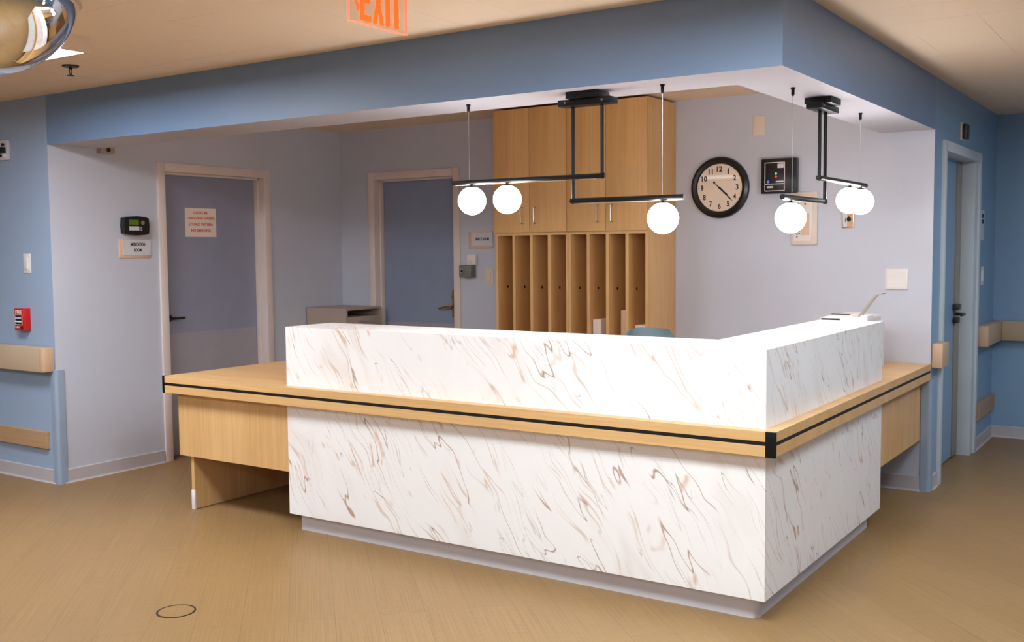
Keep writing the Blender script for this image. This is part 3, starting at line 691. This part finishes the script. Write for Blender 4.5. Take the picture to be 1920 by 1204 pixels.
t = thing('alarm_strobe', 'white and black alarm horn strobe at the left edge of the blue wall', 'alarm strobe', (-5.06,0,2.11))
wpart('plate', t, M['gpanel'], FF, -5.13, -4.998, 2.052, 2.176, -.002, .018, bev=.004)
def f(bm):
    W(bm, FF, -5.128, -5.01, 2.093, 2.131, .018, .045, .005); cyl(bm, WP(FF,-5.035,2.148,.018), WP(FF,-5.035,2.148,.03), .009, n=20); cyl(bm, WP(FF,-5.06,2.078,.018), WP(FF,-5.06,2.078,.03), .008, n=20)
part('horn', t, M['blackp'], f, True)
part('lamp', t, M['white'], lambda bm: (cyl(bm, WP(FF,-5.03,2.078,.018), WP(FF,-5.03,2.078,.028), .014, n=24), W(bm, FF, -5.10, -5.06, 2.142, 2.165, .018, .03, .003)), True)
t = thing('alarm_strobe', 'brown alarm strobe on the blue wall above the right door', 'alarm strobe', (XR,3.4,2.17))
wpart('plate', t, M['offw'], FR, 3.33, 3.45, 2.12, 2.235, 0, .012, bev=.003)
wpart('lamp', t, M['dsteel'], FR, 3.345, 3.435, 2.13, 2.225, .012, .04, bev=.006)
t = thing('room_sign', 'white room sign with dark marks on the blue wall just beyond the right door', 'sign', (XR,4.17,1.6))
wpart('backing', t, M['gpanel'], FR, 4.08, 4.24, 1.49, 1.70, 0, .008, bev=.001)
part('symbol', t, M['blktext'], lambda bm: (W(bm, FR, 4.14, 4.20, 1.645, 1.675, .008, .0095), W(bm, FR, 4.14, 4.20, 1.605, 1.635, .008, .0095)))

# ------------------------------------------------------------------ ceiling fittings
ES = -1.1
t = thing('exit_sign', 'clear EXIT sign with glowing red letters hanging from the ceiling', 'exit sign', (ES,-.925,ZC))
boxpart('canopy', t, M['gpanel'], ES-.03, ES+.03, -1.08, -.77, ZC-.012, ZC, bev=.003)
boxpart('panel', t, M['acrylic'], ES-.004, ES+.004, -1.078, -.772, 2.246, ZC-.0125)
def f(bm):
    B(bm, ES-.0045, ES+.0045, -1.0815, -1.0785, 2.2425, ZC-.013); B(bm, ES-.0045, ES+.0045, -.7715, -.7685, 2.2425, ZC-.013); B(bm, ES-.0045, ES+.0045, -1.0815, -.7685, 2.2425, 2.2455)
part('lit_edge', t, M['rededge'], f)
def f(bm):
    x0, x1 = ES+.0042, ES+.0055
    def poly(pts): prism(bm, pts, x0, x1, 'x')
    a, b = 2.254, 2.398; s = .022
    poly([(-1.024,a),(-.967,a),(-.967,a+s),(-1.002,a+s),(-1.002,(a+b)/2-s/2),(-.973,(a+b)/2-s/2),(-.973,(a+b)/2+s/2),(-1.002,(a+b)/2+s/2),(-1.002,b-s),(-.967,b-s),(-.967,b),(-1.024,b)])
    poly([(-.960,a),(-.938,a),(-.9295,a+.045),(-.921,a),(-.899,a),(-.918,(a+b)/2),(-.899,b),(-.921,b),(-.9295,b-.045),(-.938,b),(-.960,b),(-.941,(a+b)/2)])
    poly([(-.890,a),(-.866,a),(-.866,b),(-.890,b)])
    poly([(-.842,a),(-.817,a),(-.817,b-s),(-.795,b-s),(-.795,b),(-.860,b),(-.860,b-s),(-.842,b-s)])
part('lettering', t, M['exitl'], f)
def f(bm): prism(bm, [(-1.058,2.326),(-1.036,2.282),(-1.030,2.298),(-1.043,2.326),(-1.030,2.354),(-1.036,2.370)], ES+.0042, ES+.0055, 'x')
part('arrow', t, M['exitl'], f)

DX, DY = -2.318, -1.672
t = thing('dome_mirror', 'polished convex dome mirror on the ceiling at the top left', 'mirror', (DX,DY,ZC))
def f(bm):
    rho, h, zr = .322, .262, -.060; R = (rho*rho+h*h)/(2*h); zc = zr-h+R; am = math.asin(min(1, rho/R))
    if h > R: am = PI-am
    prof = [(max(1e-4, R*math.sin(am*k/48)), zc-R*math.cos(am*k/48)) for k in range(49)]
    prof += [(rho, zr+.004), (1e-4, zr+.004)]; lathe(bm, prof, (DX,DY,ZC), 'z', 128)
part('mirror_dome', t, M['mirror'], f, True)
part('mounting_ring', t, M['vinyl'], lambda bm: lathe(bm, [(.0001,0),(.300,0),(.332,-.048),(.332,-.0555),(.0001,-.0555)], (DX,DY,ZC), 'z', 128), True)

def luminaire(label, x0, x1, y0, y1, mat, zb=2.352):
    t = thing('ceiling_light', label, 'ceiling light', ((x0+x1)/2, (y0+y1)/2, ZC), 'surface ceiling lights')
    def f(bm):
        B(bm, x0, x0+.02, y0, y1, zb, ZC); B(bm, x1-.02, x1, y0, y1, zb, ZC); B(bm, x0+.02, x1-.02, y0, y0+.02, zb, ZC); B(bm, x0+.02, x1-.02, y1-.02, y1, zb, ZC)
    part('housing', t, M['lumbox'], f)
    boxpart('diffuser', t, mat, x0+.021, x1-.021, y0+.021, y1-.021, zb+.004, zb+.02, bev=0)
M['lumbox'] = plain('cream_light_housing', (214,190,164), .6)
M['lensA'] = emit('lens_warm', (244,248,255), 12); M['lensB'] = emit('lens_main', (236,248,255), 15); M['lensC'] = emit('lens_cool', (232,244,255), 6)
luminaire('boxy ceiling light with a bright lens behind the dome mirror', -4.04, -2.835, -1.49, -.885, M['lensA'])
LB = []
luminaire('ceiling light over the floor in front of the desk', -.7, .5, -1.75, -1.15, M['lensB'])
luminaire('added unseen ceiling light near the corridor opening', .95, 1.55, -.4, .8, M['lensC'])  # added out of view to light the right marble face
luminaire('added unseen ceiling light deep in the right corridor', 1.5, 2.1, 2.0, 3.2, M['lensC'])  # extra lamp outside the frame, added to brighten the corridor
luminaire('unseen fill light added far behind the viewer', .3, 1.5, -5.2, -4.6, M['lensB'])  # added out of view as general fill
luminaire('unseen fill light added over the left floor', -4.6, -3.4, -4.0, -3.4, M['lensB'])  # extra unseen fill, brightens the left walls and doors

t = thing('sprinkler', 'dark fire sprinkler head under the ceiling near the left wall', 'sprinkler', (-3.556,-.508,ZC))
SX, SY = -3.556, -.508
part('escutcheon', t, M['blackp'], lambda bm: lathe(bm, [(.0001,0),(.043,0),(.038,-.008),(.014,-.012),(.0001,-.012)], (SX,SY,ZC), 'z', 32), True)
def f(bm):
    cyl(bm, (SX,SY,ZC-.012), (SX,SY,ZC-.020), .009, n=16)
    for s in (-1, 1): tubepath(bm, [(SX+s*.009,SY,ZC-.018), (SX+s*.010,SY,ZC-.032), (SX+s*.004,SY,ZC-.046)], .0022, 8)
    cyl(bm, (SX,SY,ZC-.050), (SX,SY,ZC-.044), .006, n=16)
part('frame_arms', t, M['blackp'], f, True)
part('deflector', t, M['blackp'], lambda bm: cyl(bm, (SX,SY,ZC-.053), (SX,SY,ZC-.050), .018, n=24), True)

t = thing('floor_cover', 'round flush floor cover with a thin metal ring, in front of the desk', 'floor cover', (-2.06,-1.12,0))
part('cover_disc', t, M['floor'], lambda bm: cyl(bm, (-2.06,-1.12,0), (-2.06,-1.12,.0016), .070, n=48))
part('ring', t, M['dsteel'], lambda bm: lathe(bm, [(.0715,0),(.0715,.0022),(.0745,.0026),(.0775,.0022),(.0775,0)], (-2.06,-1.12,0), 'z', 64), True)

# ------------------------------------------------------------------ camera (solved from the photograph)
P = dict(cx=1.3668, cy=-3.7846, cz=1.4561, yaw=.5881, pitch=-.0694, roll=-.0086, f=1944.47)
cy_, sy = math.cos(P['yaw']), math.sin(P['yaw']); cp, sp = math.cos(P['pitch']), math.sin(P['pitch'])
fwd = Vector((-sy*cp, cy_*cp, sp)); right = Vector((cy_, sy, 0)); up = right.cross(fwd)
cr, sr = math.cos(P['roll']), math.sin(P['roll']); r2 = cr*right+sr*up; u2 = -sr*right+cr*up
cam = bpy.data.cameras.new('camera'); co = bpy.data.objects.new('camera', cam); C.objects.link(co)
m = Matrix((r2, u2, -fwd)).transposed().to_4x4(); m.translation = (P['cx'], P['cy'], P['cz']); co.matrix_world = m
cam.sensor_width = 36; cam.sensor_fit = 'HORIZONTAL'; cam.lens = P['f']*36/1920; cam.clip_start = .05
sc = bpy.context.scene; sc.camera = co

# ------------------------------------------------------------------ world and view
w = bpy.data.worlds.new('world'); sc.world = w; w.use_nodes = True
w.node_tree.nodes['Background'].inputs[0].default_value = (.5,.5,.55,1); w.node_tree.nodes['Background'].inputs[1].default_value = .1
sc.view_settings.view_transform = 'Standard'; sc.view_settings.look = 'None'; sc.view_settings.gamma = 1; sc.view_settings.use_curve_mapping = False
sc.view_settings.exposure = 1.35
sc.cycles.use_denoising = True; sc.cycles.max_bounces = 12; sc.cycles.diffuse_bounces = 6; sc.cycles.sample_clamp_indirect = 6
